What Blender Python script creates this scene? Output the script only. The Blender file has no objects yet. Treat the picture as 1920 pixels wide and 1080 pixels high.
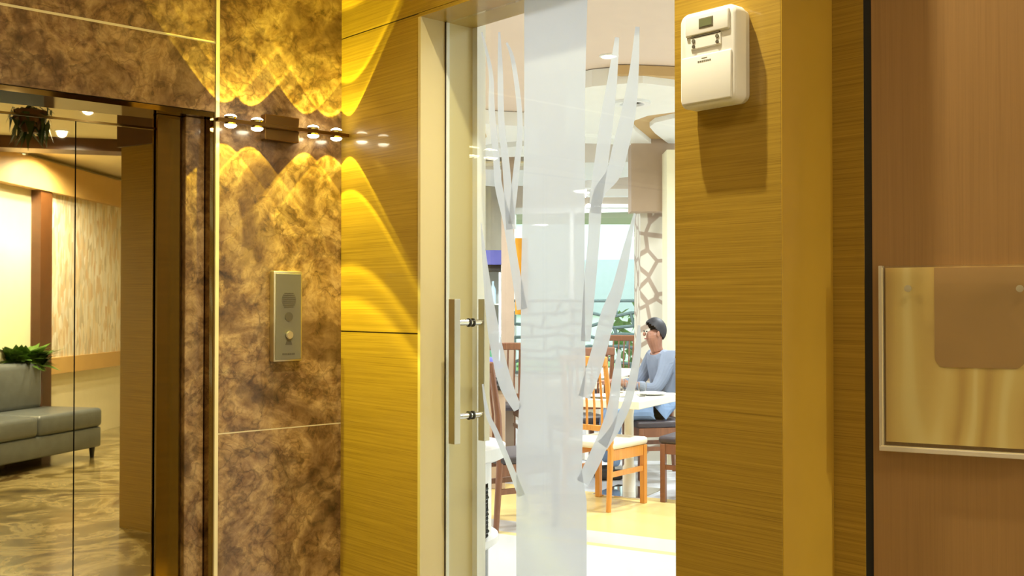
import bpy, bmesh, math, random
from mathutils import Vector, Matrix, noise
C = bpy.context.scene
COL = C.collection
R = math.radians
random.seed(7)

# ------------------------------------------------------------------ camera
F = 1970.0                                   # focal length in pixels of a 1920 wide frame
CAM = Vector((0, 0, 1.46))
HEAD = math.atan2(1970, -1810) - math.pi/2   # heading left of +Y (negative: to the right)
HEAD = -R(42.6)
PITCH = R(0.87)
cd = bpy.data.cameras.new('camera'); cam = bpy.data.objects.new('camera', cd); COL.objects.link(cam)
cd.sensor_width = 36; cd.lens = 36*F/1920; cd.clip_start = 0.02
cam.location = CAM; cam.rotation_euler = (math.pi/2 + PITCH, 0, HEAD)
C.camera = cam
FW0 = Vector((math.sin(-HEAD), math.cos(-HEAD), 0)); RT = Vector((FW0.y, -FW0.x, 0))
FW = FW0*math.cos(PITCH) + Vector((0, 0, 1))*math.sin(PITCH)
UP = -FW0*math.sin(PITCH) + Vector((0, 0, 1))*math.cos(PITCH)

# ------------------------------------------------------------------ world, exposure
w = bpy.data.worlds.new('daylight'); C.world = w; w.use_nodes = True
bg = w.node_tree.nodes['Background']; bg.inputs[0].default_value = (0.86, 0.95, 1.0, 1); bg.inputs[1].default_value = 3.2
C.view_settings.view_transform = 'Standard'; C.view_settings.look = 'None'
C.view_settings.exposure = 0.0; C.view_settings.gamma = 1.0
C.view_settings.use_curve_mapping = False

def ray(px, py): return FW + RT*((px-960)/F) + UP*((540-py)/F)
def on_x(px, py, X): r = ray(px, py); return CAM + r*(X/r.x)
def on_y(px, py, Y): r = ray(px, py); return CAM + r*(Y/r.y)
def on_z(px, py, Z): r = ray(px, py); return CAM + r*((Z-CAM.z)/r.z)
def on_d(px, py, d): return CAM + ray(px, py)*d
# main planes of the place
XW, YM, XG = 1.85, 2.81, 1.943
YLIFT = 2.875                                # lift doors stand here
MIRP = Vector((1.425, YLIFT, 0)); MROT = R(-3.0)
MN = Vector((math.sin(MROT), -math.cos(MROT), 0))
def mirror(p): return p - MN*(2*((p-MIRP).dot(MN)))
def mz(px, py, Z): return mirror(on_z(px, py, Z))
def md(px, py, d): return mirror(on_d(px, py, d))

# ------------------------------------------------------------------ object helpers
def tag(o, label=None, cat=None, group=None, kind=None):
    if label: o['label'] = label
    if cat: o['category'] = cat
    if group: o['group'] = group
    if kind: o['kind'] = kind
    return o
def empty(name, loc, rz=0, label=None, cat=None, group=None):
    o = bpy.data.objects.new(name, None); COL.objects.link(o)
    o.location = loc; o.rotation_euler = (0, 0, rz); o.empty_display_size = .1
    return tag(o, label, cat, group)
def copy_tree(o, parent=None):
    c = o.copy(); COL.objects.link(c); c.parent = parent
    for ch in list(o.children): copy_tree(ch, c)
    return c
class MB:
    def __init__(s): s.bm = bmesh.new()
    def _add(s, t, M):
        for v in t.verts: v.co = M @ v.co
        me = bpy.data.meshes.new('t'); t.to_mesh(me); t.free(); s.bm.from_mesh(me); bpy.data.meshes.remove(me)
    def box(s, a, b, bev=0, M=Matrix(), seg=2):
        t = bmesh.new(); bmesh.ops.create_cube(t, size=1)
        a, b = Vector(a), Vector(b)
        for v in t.verts: v.co = Vector([(a[i]+b[i])/2 + v.co[i]*(b[i]-a[i]) for i in range(3)])
        if bev: bmesh.ops.bevel(t, geom=t.edges[:], offset=bev, segments=seg, profile=.5, affect='EDGES')
        s._add(t, M); return s
    def cyl(s, p, q, r, r2=None, n=20, bev=0):
        p, q = Vector(p), Vector(q); r2 = r if r2 is None else r2
        t = bmesh.new(); L = (q-p).length
        bmesh.ops.create_cone(t, cap_ends=True, segments=n, radius1=r, radius2=r2, depth=L)
        if bev: bmesh.ops.bevel(t, geom=[e for e in t.edges if abs(e.verts[0].co.z-e.verts[1].co.z) < 1e-6], offset=bev, segments=2, affect='EDGES')
        M = Matrix.Translation((p+q)/2) @ (q-p).to_track_quat('Z', 'Y').to_matrix().to_4x4()
        s._add(t, M); return s
    def sph(s, c, r, sc=(1, 1, 1), n=16):
        t = bmesh.new(); bmesh.ops.create_uvsphere(t, u_segments=n*2, v_segments=n, radius=r)
        s._add(t, Matrix.Translation(c) @ Matrix.Diagonal((*sc, 1))); return s
    def lathe(s, prof, c=(0, 0, 0), n=32):
        rings = []
        for r, z in prof:
            rings.append([s.bm.verts.new((c[0]+r*math.cos(2*math.pi*k/n), c[1]+r*math.sin(2*math.pi*k/n), c[2]+z)) for k in range(n)])
        for a, b in zip(rings, rings[1:]):
            for k in range(n): s.bm.faces.new((a[k], a[(k+1) % n], b[(k+1) % n], b[k]))
        for rg, (r, z) in ((rings[0], prof[0]), (rings[-1], prof[-1])):
            if r > 1e-5: s.bm.faces.new(rg)
        return s
    def prism(s, pts, off):                  # polygon of 3-D points pushed by the vector off
        off = Vector(off); a = [s.bm.verts.new(p) for p in pts]; b = [s.bm.verts.new(Vector(p)+off) for p in pts]; n = len(pts)
        s.bm.faces.new(a); s.bm.faces.new(b[::-1])
        for k in range(n): s.bm.faces.new((a[k], b[k], b[(k+1) % n], a[(k+1) % n]))
        return s
    def tube(s, pts, rad, n=8):
        pts = [Vector(p) for p in pts]
        for i in range(len(pts)-1):
            r0 = rad[i] if isinstance(rad, (list, tuple)) else rad
            r1 = rad[i+1] if isinstance(rad, (list, tuple)) else rad
            s.cyl(pts[i], pts[i+1], r0, r1, n)
            if i: s.sph(pts[i], r0, n=6)
        return s
    def build(s, name, m, parent=None, smooth=False, world=False, mx=None):
        bmesh.ops.recalc_face_normals(s.bm, faces=s.bm.faces[:])
        me = bpy.data.meshes.new(name)
        if world and parent: s.bm.transform(parent.matrix_basis.inverted())
        if mx: s.bm.transform(mx.inverted())
        s.bm.to_mesh(me); s.bm.free()
        if smooth:
            for p in me.polygons: p.use_smooth = True
            try: me.set_sharp_from_angle(angle=R(40))
            except Exception: pass
        o = bpy.data.objects.new(name, me); COL.objects.link(o)
        if parent: o.parent = parent
        if mx: o.matrix_world = mx
        if m: me.materials.append(m)
        return o
def struct(name, mb, m, **k): return tag(mb.build(name, m, **k), kind='structure')

# ------------------------------------------------------------------ materials
def srgb(c):
    f = lambda v: v/12.92 if v <= .04045 else ((v+.055)/1.055)**2.4
    return tuple(f(x/255) for x in c) + (1,)
class NT:
    def __init__(s, name):
        s.m = bpy.data.materials.new(name); s.m.use_nodes = True; s.t = s.m.node_tree
        s.p = s.t.nodes['Principled BSDF']; s.out = s.t.nodes['Material Output']
    def n(s, typ, **k):
        x = s.t.nodes.new(typ)
        for a, b in k.items(): setattr(x, a, b)
        return x
    def l(s, a, b): s.t.links.new(a, b)
    def coords(s, scale=(1, 1, 1), rot=(0, 0, 0), loc=(0, 0, 0)):
        tc = s.n('ShaderNodeTexCoord'); mp = s.n('ShaderNodeMapping')
        mp.inputs['Scale'].default_value = scale; mp.inputs['Rotation'].default_value = rot; mp.inputs['Location'].default_value = loc
        s.l(tc.outputs['Object'], mp.inputs[0]); return mp.outputs[0]
    def noise(s, vec, scale, detail=4, rough=.5, dist=0):
        x = s.n('ShaderNodeTexNoise'); s.l(vec, x.inputs['Vector'])
        x.inputs['Scale'].default_value = scale; x.inputs['Detail'].default_value = detail
        x.inputs['Roughness'].default_value = rough; x.inputs['Distortion'].default_value = dist
        return x.outputs['Fac']
    def ramp(s, fac, stops, interp='LINEAR'):
        x = s.n('ShaderNodeValToRGB'); s.l(fac, x.inputs[0]); cr = x.color_ramp; cr.interpolation = interp
        while len(cr.elements) < len(stops): cr.elements.new(.5)
        for e, (p, c) in zip(cr.elements, stops): e.position = p; e.color = c if len(c) == 4 else srgb(c)
        return x.outputs[0]
    def mix(s, fac, a, b, mode='MIX'):
        x = s.n('ShaderNodeMix', data_type='RGBA', blend_type=mode)
        if isinstance(fac, (int, float)): x.inputs[0].default_value = fac
        else: s.l(fac, x.inputs[0])
        for v, i in ((a, 6), (b, 7)):
            if isinstance(v, tuple): x.inputs[i].default_value = v
            else: s.l(v, x.inputs[i])
        return x.outputs[2]
    def bump(s, h, strength, dist=.01):
        b = s.n('ShaderNodeBump'); b.inputs['Strength'].default_value = strength; b.inputs['Distance'].default_value = dist
        s.l(h, b.inputs['Height']); s.l(b.outputs[0], s.p.inputs['Normal'])
    def set(s, **k):
        for a, v in k.items(): s.p.inputs[a.replace('_', ' ')].default_value = v
        return s
def plain(name, c, rough=.5, metal=0, var=.06, **k):
    t = NT(name); b = srgb(c); t.set(Roughness=rough, Metallic=metal, **k)
    if var:
        f = t.noise(t.coords(), 9, 3)
        lo = tuple(max(0, x*(1-var)) for x in b[:3])+(1,); hi = tuple(min(1, x*(1+var)) for x in b[:3])+(1,)
        t.l(t.ramp(f, [(.3, lo), (.7, hi)]), t.p.inputs['Base Color'])
    else: t.p.inputs['Base Color'].default_value = b
    return t.m
def emit(name, c, e):
    t = NT(name); t.set(Roughness=.3, Emission_Color=srgb(c), Emission_Strength=e, Base_Color=srgb(c)); return t.m

def wood_laminate(name, dark, light, grain_axis='h', rough=.22, coat=.5):
    t = NT(name)
    sc = (1.0, 1.0, 110) if grain_axis == 'h' else (60, 60, 1.2)
    v = t.coords(sc); g = t.noise(v, 1.6, 5, .6)
    v2 = t.coords((2.2, 2.2, 420) if grain_axis == 'h' else (200, 200, 2.5)); g2 = t.noise(v2, 1.3, 3, .7)
    a = t.ramp(g, [(.25, dark), (.5, tuple((x+y)//2 for x, y in zip(dark, light))), (.72, light)])
    b = t.ramp(g2, [(.33, (196, 190, 180)), (.5, (240, 240, 236)), (.8, (255, 255, 255))])
    t.l(t.mix(.75 if grain_axis == 'h' else .25, a, b, 'MULTIPLY'), t.p.inputs['Base Color'])
    t.set(Roughness=rough+.15, Coat_Weight=coat, Coat_Roughness=rough*.35)
    return t.m
def marble(name, seed=0):
    t = NT(name)
    v = t.coords((1, 1, 1), loc=(seed, seed*.7, seed*.3))
    n1 = t.noise(v, 3.2, 9, .62, 1.3); n2 = t.noise(v, 22, 8, .68, .8)
    base = t.ramp(n1, [(.30, (98, 74, 52)), (.43, (140, 112, 82)), (.51, (188, 160, 120)), (.60, (140, 110, 82)), (.72, (204, 180, 138))])
    fine = t.ramp(n2, [(.33, (96, 76, 56)), (.43, (200, 180, 150)), (.60, (255, 250, 240))])
    c = t.mix(.85, base, fine, 'MULTIPLY')
    # cream blotches
    vo = t.n('ShaderNodeTexVoronoi', feature='SMOOTH_F1'); vo.inputs['Scale'].default_value = 13
    nn = t.n('ShaderNodeTexNoise'); t.l(v, nn.inputs['Vector']); nn.inputs['Scale'].default_value = 9; nn.inputs['Detail'].default_value = 5
    wv = t.mix(.12, v, nn.outputs['Color']); t.l(wv, vo.inputs['Vector'])
    mk = t.noise(v, 2.3, 4, .5, .6)
    m1 = t.n('ShaderNodeMath', operation='MULTIPLY')
    t.l(t.ramp(vo.outputs['Distance'], [(.12, (255, 255, 255)), (.4, (0, 0, 0))]), m1.inputs[0])
    t.l(t.ramp(mk, [(.45, (0, 0, 0)), (.62, (150, 150, 150))]), m1.inputs[1])
    c = t.mix(m1.outputs[0], c, srgb((196, 166, 118)))
    # dark veins
    ve = t.n('ShaderNodeTexVoronoi', feature='DISTANCE_TO_EDGE'); ve.inputs['Scale'].default_value = 3.6
    wv2 = t.mix(.3, v, nn.outputs['Color']); t.l(wv2, ve.inputs['Vector'])
    c = t.mix(t.ramp(ve.outputs['Distance'], [(0, (170, 170, 170)), (.035, (0, 0, 0))]), c, srgb((52, 34, 20)))
    v3 = t.n('ShaderNodeTexVoronoi', feature='DISTANCE_TO_EDGE'); v3.inputs['Scale'].default_value = 15; t.l(t.mix(.2, v, nn.outputs['Color']), v3.inputs['Vector'])
    m3 = t.n('ShaderNodeMath', operation='MULTIPLY'); t.l(t.ramp(v3.outputs['Distance'], [(0, (190, 190, 190)), (.06, (0, 0, 0))]), m3.inputs[0]); t.l(t.ramp(n1, [(.42, (0, 0, 0)), (.56, (255, 255, 255))]), m3.inputs[1])
    c = t.mix(m3.outputs[0], c, srgb((70, 46, 26)))
    v4 = t.n('ShaderNodeTexVoronoi'); v4.inputs['Scale'].default_value = 11; t.l(t.mix(.25, v, nn.outputs['Color']), v4.inputs['Vector'])
    sc4 = t.n('ShaderNodeSeparateColor'); t.l(v4.outputs['Color'], sc4.inputs[0])
    c = t.mix(.55, c, t.ramp(sc4.outputs[0], [(0, (150, 136, 120)), (.5, (230, 222, 210)), (1, (255, 255, 250))]), 'MULTIPLY')
    t.l(c, t.p.inputs['Base Color']); t.set(Roughness=.28, Coat_Weight=.35, Coat_Roughness=.05)
    t.bump(n2, .08, .003)
    return t.m

M = {}
M['wood'] = wood_laminate('horizontal_grain_wood', (154, 122, 40), (188, 154, 60))
M['panel'] = wood_laminate('vertical_grain_wood', (142, 106, 60), (152, 114, 66), 'v', .3, .3)
M['tanplate'] = plain('tan_plate', (170, 128, 78), .5, var=.05)
M['woodplain'] = plain('smooth_glossy_wood', (186, 150, 54), .25, var=.03, Coat_Weight=.6, Coat_Roughness=.12)
M['marble'] = marble('brown_marble', 3.3)
M['marble2'] = marble('brown_marble_lintel', 11.7)
M['joint'] = plain('pale_joint', (226, 214, 176), .35)
M['mirror'] = NT('polished_steel').set(Base_Color=srgb((226, 216, 184)), Metallic=1.0, Roughness=.012).m
M['jamb'] = NT('polished_bronze_steel').set(Base_Color=srgb((140, 116, 70)), Metallic=1.0, Roughness=.05).m
M['jamb2'] = marble('polished_dark_marble_frame', 5.1)
M['seam'] = plain('dark_seam', (46, 34, 20), .6)
M['black'] = plain('black_gap', (14, 12, 9), .7)
M['champagne'] = NT('champagne_laminate').set(Base_Color=srgb((206, 190, 142)), Roughness=.32, Coat_Weight=.4, Coat_Roughness=.1).m
M['white'] = plain('white_paint', (236, 236, 230), .5, var=.02)
M['whiteplastic'] = plain('white_plastic', (234, 234, 234), .35, var=.01)
M['steel'] = NT('brushed_steel').set(Base_Color=srgb((206, 200, 186)), Metallic=1.0, Roughness=.38).m
M['chrome'] = NT('chrome').set(Base_Color=srgb((235, 235, 235)), Metallic=1.0, Roughness=.06).m
M['darkmetal'] = NT('dark_bronze_metal').set(Base_Color=srgb((128, 96, 52)), Metallic=1.0, Roughness=.35).m
t = NT('lamp_lens'); _e = t.n('ShaderNodeEmission'); _e.inputs[0].default_value = srgb((255, 246, 214)); _e.inputs[1].default_value = 9
_t = t.n('ShaderNodeBsdfTransparent'); _a = t.n('ShaderNodeAddShader'); t.l(_e.outputs[0], _a.inputs[0]); t.l(_t.outputs[0], _a.inputs[1]); t.l(_a.outputs[0], t.out.inputs[0]); M['lens'] = t.m
M['down'] = emit('downlight_lens', (255, 250, 236), 12)
M['grey'] = plain('grey_plastic', (112, 108, 94), .5, var=.02)
M['dgrey'] = plain('dark_grey_plastic', (84, 78, 66), .6, var=.02)
M['lcd'] = plain('lcd_green_grey', (112, 118, 88), .25, var=.02)
M['dark'] = plain('dark_plastic', (38, 36, 32), .5)
M['leather'] = plain('grey_leather', (98, 103, 102), .28, var=.12)
M['leaf'] = plain('green_leaf', (86, 120, 40), .5, var=.3)
M['leafd'] = plain('dark_green_leaf', (40, 66, 28), .5, var=.3)
M['cream'] = plain('cream_wall_paint', (238, 230, 194), .6, var=.02)
M['tan'] = plain('tan_band_paint', (206, 168, 100), .55, var=.03)
M['brown'] = plain('dark_brown_wood', (86, 52, 24), .4, var=.1)
M['ceil'] = plain('lobby_ceiling_paint', (222, 206, 160), .7, var=.02)
M['yellowwood'] = wood_laminate('honey_beech', (206, 132, 46), (232, 164, 70), 'v', .3, .3)
M['brownwood'] = wood_laminate('brown_chair_wood', (110, 66, 42), (146, 94, 62), 'v', .3, .3)
M['creamseat'] = plain('cream_seat_vinyl', (232, 222, 200), .45, var=.03)
M['darkseat'] = plain('charcoal_seat_vinyl', (62, 54, 58), .5, var=.08)
M['rceil'] = plain('dining_ceiling_paint', (220, 200, 182), .7, var=.02)
M['rtan'] = plain('cove_tan', (196, 164, 112), .7, var=.02)
M['taupe'] = plain('taupe_paint', (178, 156, 134), .7, var=.03)
M['greige'] = plain('greige_wall', (156, 150, 130), .7, var=.05)
M['rwall'] = plain('dining_wall', (206, 196, 180), .7, var=.03)
M['blue'] = plain('blue_canopy', (92, 96, 176), .5, var=.05)
M['shirt'] = plain('blue_grey_shirt', (118, 128, 146), .8, var=.1)
M['jeans'] = plain('light_blue_jeans', (126, 152, 186), .8, var=.1)
M['skin'] = plain('skin', (150, 104, 82), .55, var=.05)
M['hair'] = plain('dark_hair', (26, 26, 32), .6, var=.1)
M['shoe'] = plain('dark_shoe', (30, 28, 28), .5)
M['ceramic'] = plain('dark_ceramic', (70, 78, 80), .25, var=.2)
M['orange'] = plain('orange_curtain', (236, 164, 40), .7, var=.1)
M['whitetop'] = plain('white_table_top', (236, 232, 214), .25, var=.02)
M['foliage_out'] = plain('garden_green', (120, 170, 90), .8, var=.4)
M['outglass'] = plain('pale_window_glass', (196, 208, 216), .2, var=.03)
M['lattice'] = plain('grey_green_lattice', (84, 104, 102), .6)
M['outwall'] = plain('pale_facade', (240, 244, 246), .7, var=.02)

t = NT('clear_glass')
g = t.n('ShaderNodeBsdfTransparent'); g.inputs[0].default_value = (.95, .97, .96, 1)
gl = t.n('ShaderNodeBsdfGlossy'); gl.inputs['Roughness'].default_value = .01
lw = t.n('ShaderNodeLayerWeight'); lw.inputs[0].default_value = .5
pw = t.n('ShaderNodeMath', operation='POWER'); t.l(lw.outputs['Facing'], pw.inputs[0]); pw.inputs[1].default_value = 5
fr = t.n('ShaderNodeMath', operation='MULTIPLY_ADD'); t.l(pw.outputs[0], fr.inputs[0]); fr.inputs[1].default_value = .95; fr.inputs[2].default_value = .04
mx = t.n('ShaderNodeMixShader'); t.l(fr.outputs[0], mx.inputs[0]); t.l(g.outputs[0], mx.inputs[1]); t.l(gl.outputs[0], mx.inputs[2])
t.l(mx.outputs[0], t.out.inputs[0]); M['glass'] = t.m
t = NT('frosted_vinyl')
d = t.n('ShaderNodeBsdfDiffuse'); d.inputs[0].default_value = srgb((206, 208, 216))
tr = t.n('ShaderNodeBsdfTranslucent'); tr.inputs[0].default_value = srgb((216, 220, 230))
tp = t.n('ShaderNodeBsdfTransparent')
m1 = t.n('ShaderNodeMixShader'); m1.inputs[0].default_value = .6; t.l(d.outputs[0], m1.inputs[1]); t.l(tr.outputs[0], m1.inputs[2])
m2 = t.n('ShaderNodeMixShader'); m2.inputs[0].default_value = .08; t.l(m1.outputs[0], m2.inputs[1]); t.l(tp.outputs[0], m2.inputs[2])
t.l(m2.outputs[0], t.out.inputs[0]); M['frost'] = t.m
t = NT('acrylic'); t.set(Base_Color=(.98, .97, .93, 1), Roughness=.05, Transmission_Weight=1.0, IOR=1.2); M['acrylic'] = t.m
t = NT('clear_acrylic_edge'); t.set(Base_Color=srgb((244, 234, 214)), Roughness=.15); _t = t.n('ShaderNodeBsdfTransparent'); _m = t.n('ShaderNodeMixShader'); _m.inputs[0].default_value = .45
t.l(_t.outputs[0], _m.inputs[1]); t.l(t.p.outputs[0], _m.inputs[2]); t.l(_m.outputs[0], t.out.inputs[0]); M['clearedge'] = t.m
# pale board veneer with long curving grain
t = NT('pale_board_veneer'); v = t.coords((5, 5, 1.0)); nz = t.noise(v, 1.1, 2, .5, .3)
wv = t.n('ShaderNodeTexWave', wave_type='BANDS', bands_direction='X'); t.l(t.mix(.55, v, t.mix(1.0, srgb((0, 0, 0)), nz, 'ADD')), wv.inputs[0])
wv.inputs['Scale'].default_value = 1.6; wv.inputs['Distortion'].default_value = 5; wv.inputs['Detail'].default_value = 1.5; wv.inputs['Detail Scale'].default_value = .7
t.l(t.ramp(wv.outputs['Fac'], [(0, (200, 160, 92)), (.35, (216, 180, 108)), (.8, (224, 192, 122)), (1, (234, 208, 144))]), t.p.inputs['Base Color'])
t.set(Roughness=.3); M['board'] = t.m
# lobby floor
t = NT('lobby_floor_marble'); v = t.coords(); n1 = t.noise(v, 1.6, 8, .6, 1.5)
t.l(t.ramp(n1, [(.34, (70, 56, 28)), (.47, (128, 110, 62)), (.54, (172, 154, 104)), (.66, (92, 72, 38))]), t.p.inputs['Base Color'])
t.set(Roughness=.2, Coat_Weight=.3, Coat_Roughness=.08); M['floor'] = t.m
# stone mosaic
t = NT('split_stone_mosaic'); v = t.coords((20, 20, 4.5)); vo = t.n('ShaderNodeTexVoronoi'); t.l(v, vo.inputs['Vector']); vo.inputs['Scale'].default_value = 1.5
sx = t.n('ShaderNodeSeparateColor'); t.l(vo.outputs['Color'], sx.inputs[0])
t.l(t.ramp(sx.outputs[0], [(0, (214, 184, 144)), (.3, (232, 214, 178)), (.55, (238, 234, 214)), (.75, (198, 184, 154)), (1, (244, 240, 224))]), t.p.inputs['Base Color'])
t.set(Roughness=.6); M['stone'] = t.m
# pebble column
def pebble(name, stone, grout, scale, zs=1.0, w_=.055):
    t = NT(name); v = t.coords((1, 1, zs)); vo = t.n('ShaderNodeTexVoronoi', feature='DISTANCE_TO_EDGE'); t.l(v, vo.inputs['Vector'])
    vo.inputs['Scale'].default_value = scale; vo.inputs['Randomness'].default_value = .75
    t.l(t.ramp(vo.outputs['Distance'], [(w_, grout), (w_+.03, stone)]), t.p.inputs['Base Color']); t.set(Roughness=.6); return t.m
M['pebble'] = pebble('pebble_relief', (206, 200, 184), (158, 140, 124), 4.2)

# ================================================================== LIGHTS (each sits in a modelled fixture)
def spot(name, loc, target, e, ang, blend, col, size, parent=None):
    l = bpy.data.lights.new(name, 'SPOT'); l.energy = e; l.spot_size = ang; l.spot_blend = blend; l.color = col; l.shadow_soft_size = size
    if name == 'beam':                       # lens profile: slow falloff and a brighter rim
        l.use_nodes = True; nt = l.node_tree; em = nt.nodes['Emission']; tc_ = nt.nodes.new('ShaderNodeTexCoord'); sp = nt.nodes.new('ShaderNodeSeparateXYZ')
        nt.links.new(tc_.outputs['Normal'], sp.inputs[0]); ab = nt.nodes.new('ShaderNodeMath'); ab.operation = 'ABSOLUTE'; nt.links.new(sp.outputs[2], ab.inputs[0])
        rp_ = nt.nodes.new('ShaderNodeValToRGB'); nt.links.new(ab.outputs[0], rp_.inputs[0]); cr = rp_.color_ramp
        for q in range(3): cr.elements.new(.5)
        for el, (ps_, vv) in zip(cr.elements, ((.766, 1.0), (.785, 1.0), (.81, .5), (.90, .38), (1.0, .36))): el.position = ps_; el.color = (vv, vv, vv, 1)
        fo_ = nt.nodes.new('ShaderNodeLightFalloff'); fo_.inputs['Strength'].default_value = 12.0
        mu = nt.nodes.new('ShaderNodeMath'); mu.operation = 'MULTIPLY'; nt.links.new(rp_.outputs[0], mu.inputs[0]); nt.links.new(fo_.outputs['Linear'], mu.inputs[1]); nt.links.new(mu.outputs[0], em.inputs['Strength'])
    o = bpy.data.objects.new(name, l); COL.objects.link(o); o.location = loc
    o.rotation_euler = (Vector(target)-Vector(loc)).to_track_quat('-Z', 'Y').to_euler()
    if parent: o.parent = parent
    return o
LOBBY_Z = 2.95
WARM = (1.0, .84, .55)
def downlight(loc, energy, label, group, col=WARM, ang=150, size=.04, target=None, z=None):
    root = empty('downlight', loc, 0, label, 'ceiling light', group)
    b = MB(); b.lathe([(.062, 0), (.062, -.008), (.050, -.010), (.048, 0)], n=28); b.build('trim_ring', M['white'], root, smooth=True)
    b = MB(); b.cyl((0, 0, -.001), (0, 0, -.006), .047, n=28); b.build('diffuser', M['down'], root)
    if energy:
        tg = (0, 0, -1) if target is None else Vector(target)-Vector(loc)
        spot('lamp', (0, 0, -.02), tg, energy, R(ang), .6, col, size, root)
    return root
# the one whose light rakes down the pilaster with the dispenser
downlight((1.47, 1.53, LOBBY_Z), 105, 'recessed round downlight above the wooden pilaster with the white dispenser', None, (1, .90, .62), 120, .018, (1.75, 1.45, 1.0))
lob = [(.6, 1.75, 48), (-.2, .2, 50), (1.35, .2, 34), (-1.3, 1.2, 50)]
for i, (x, y, e) in enumerate(lob):
    downlight((x, y, LOBBY_Z), e, ['recessed downlight in front of the mirrored lift doors', 'recessed downlight over the middle of the lift lobby',
              'recessed downlight before the vertical-grain wood panel', 'recessed downlight beside the marble wall left of the lift'][i], 'downlights of the lift lobby', WARM, 150, .16)
# the ones seen mirrored in the lift doors
for i, (px, py, e) in enumerate([(40, 287, 130), (118, 285, 200), (173, 287, 200), (118, 245, 300), (165, 200, 260)]):
    p = mz(px, py, LOBBY_Z); p.z = LOBBY_Z
    downlight(p, e, ['recessed downlight nearest the cream wall, leftmost seen in the lift doors', 'recessed downlight over the grey sofa, middle of the far three in the mirror',
              'recessed downlight over the end of the grey sofa, rightmost of the far row', 'recessed downlight just before the dark ceiling beam',
              'recessed downlight highest in the lift doors, between beam and lift'][i], 'downlights over the sofa', (1, .95, .80), 165)

# ================================================================== LOBBY SHELL
WB = mz(222, 800, 0); WD = None
rb = md(222, 389, 12.5); ra = md(0, 342, 9.92); rb.z = ra.z = 0
bdir = (ra-rb).normalized()                 # along the back wall towards the camera side
bn = Vector((-bdir.y, bdir.x, 0))
if bn.dot(CAM-rb) < 0: bn = -bn             # into the lobby
def bp(s, n_, z): return rb + bdir*s + bn*n_ + Vector((0, 0, z))
XR = 6.2
s_r = (XR-rb.x)/bdir.x; s_l = (YM-rb.y)/bdir.y
PA = bp(s_r, 0, 0); PB = bp(s_l, 0, 0)      # corners of the back wall
pdir = Vector((.343, -.94, 0)); P0 = Vector((2.045, 1.122, 0)); P1 = P0 + pdir*1.02
poly = [(PB.x-.2, YM+.4), (XG, YM+.4), (XG, 1.0), (P1.x+.1, P1.y), (XR+.2, P1.y+.1), (PA.x+.2, PA.y-.3), (PA.x-.4, PA.y-.2), (PB.x-.4, PB.y-.2)]
struct('floor', MB().prism([(x, y, 0) for x, y in poly], (0, 0, -.1)), M['floor'])
struct('ceiling', MB().prism([(x, y, LOBBY_Z) for x, y in poly], (0, 0, .1)), M['ceil'])
# marble lift wall: panels around the opening
JX = 1.425; HEADZ = 2.015
b = MB(); b.box((JX+.006, YM, 0), (XW+.2, YM+.25, 1.083)); b.box((JX+.006, YM, 1.087), (XW+.2, YM+.25, LOBBY_Z))
wm = struct('wall_marble', b, M['marble'])
SEAMZ = on_y(405, 80, YM).z
b = MB(); b.box((-.1, YM, HEADZ), (JX-.004, YM+.4, SEAMZ-.004)); b.box((-.1, YM, SEAMZ+.003), (JX-.004, YM+.3, LOBBY_Z)); b.box((PB.x, YM, 0), (-.004, YM+.4, LOBBY_Z))
struct('wall_lift', b, M['marble2'])
struct('trim_1', MB().box((JX-.006, YM-.004, 0), (JX+.005, YM+.2, LOBBY_Z)), M['joint'])
struct('trim_2', MB().box((-.1, YM+.0006, SEAMZ-.004), (JX-.006, YM+.02, SEAMZ+.003)), M['joint'])
struct('trim_3', MB().box((JX+.006, YM+.001, 1.083), (XW, YM+.02, 1.087)), M['joint'])
# lift recess
lift = empty('lift_entrance', (.72, YM, 0), 0, 'lift entrance with mirror polished steel doors set in a marble wall', 'lift')
b = MB(); b.box((JX-.02, YM+.004, 0), (JX-.006, YLIFT+.03, HEADZ-.002)); b.build('jamb', M['jamb'], lift, world=True)
b = MB(); b.box((.0, YM+.004, 0), (.014, YLIFT+.13, HEADZ-.002)); b.build('jamb', M['jamb'], lift, world=True)
b = MB(); b.box((.014, YM+.004, HEADZ-.016), (JX-.02, YLIFT+.14, HEADZ-.002)); b.build('soffit', M['jamb'], lift, world=True)
Mr = Matrix.Translation(MIRP) @ Matrix.Rotation(MROT, 4, 'Z')
splitX = on_y(139, 600, YLIFT+.02).x - JX
TR = 1.955
# fixed frame beside the doors: two upright polished strips with a step
f0 = on_y(290, 600, YLIFT).x; f1 = on_y(343, 600, YLIFT-.02).x
b = MB(); b.box((f0, YLIFT-.010, 0), (f1, YLIFT-.001, HEADZ-.016), .002); b.build('frame_strip', M['jamb'], lift, world=True)
b = MB(); b.box((f1+.001, YLIFT-.030, 0), (JX-.021, YLIFT-.001, HEADZ-.016), .003); b.build('frame_strip', M['jamb2'], lift, world=True)
b = MB(); b.box((-1.41, .0, TR+.006), (-.02, .01, HEADZ-.016), M=Mr); b.build('transom', M['mirror'], lift, world=True)
b = MB(); b.box((-1.41, -.006, TR), (-.02, .004, TR+.006), M=Mr); b.build('sill_strip', M['jamb'], lift, world=True)
b = MB(); b.box((splitX+.002, .0, .0), (-.02, .012, TR), M=Mr); b.build('door', M['mirror'], lift, world=True)
b = MB(); b.box((-1.41, -.002, .0), (splitX-.002, .012, TR), M=Mr @ Matrix.Rotation(R(.04), 4, 'Z')); b.build('door', M['mirror'], lift, world=True)
b = MB(); b.box((-1.42, .014, 0), (-.02, .05, HEADZ-.02), M=Mr); b.build('shaft_backing', M['black'], lift, world=True)
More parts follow.
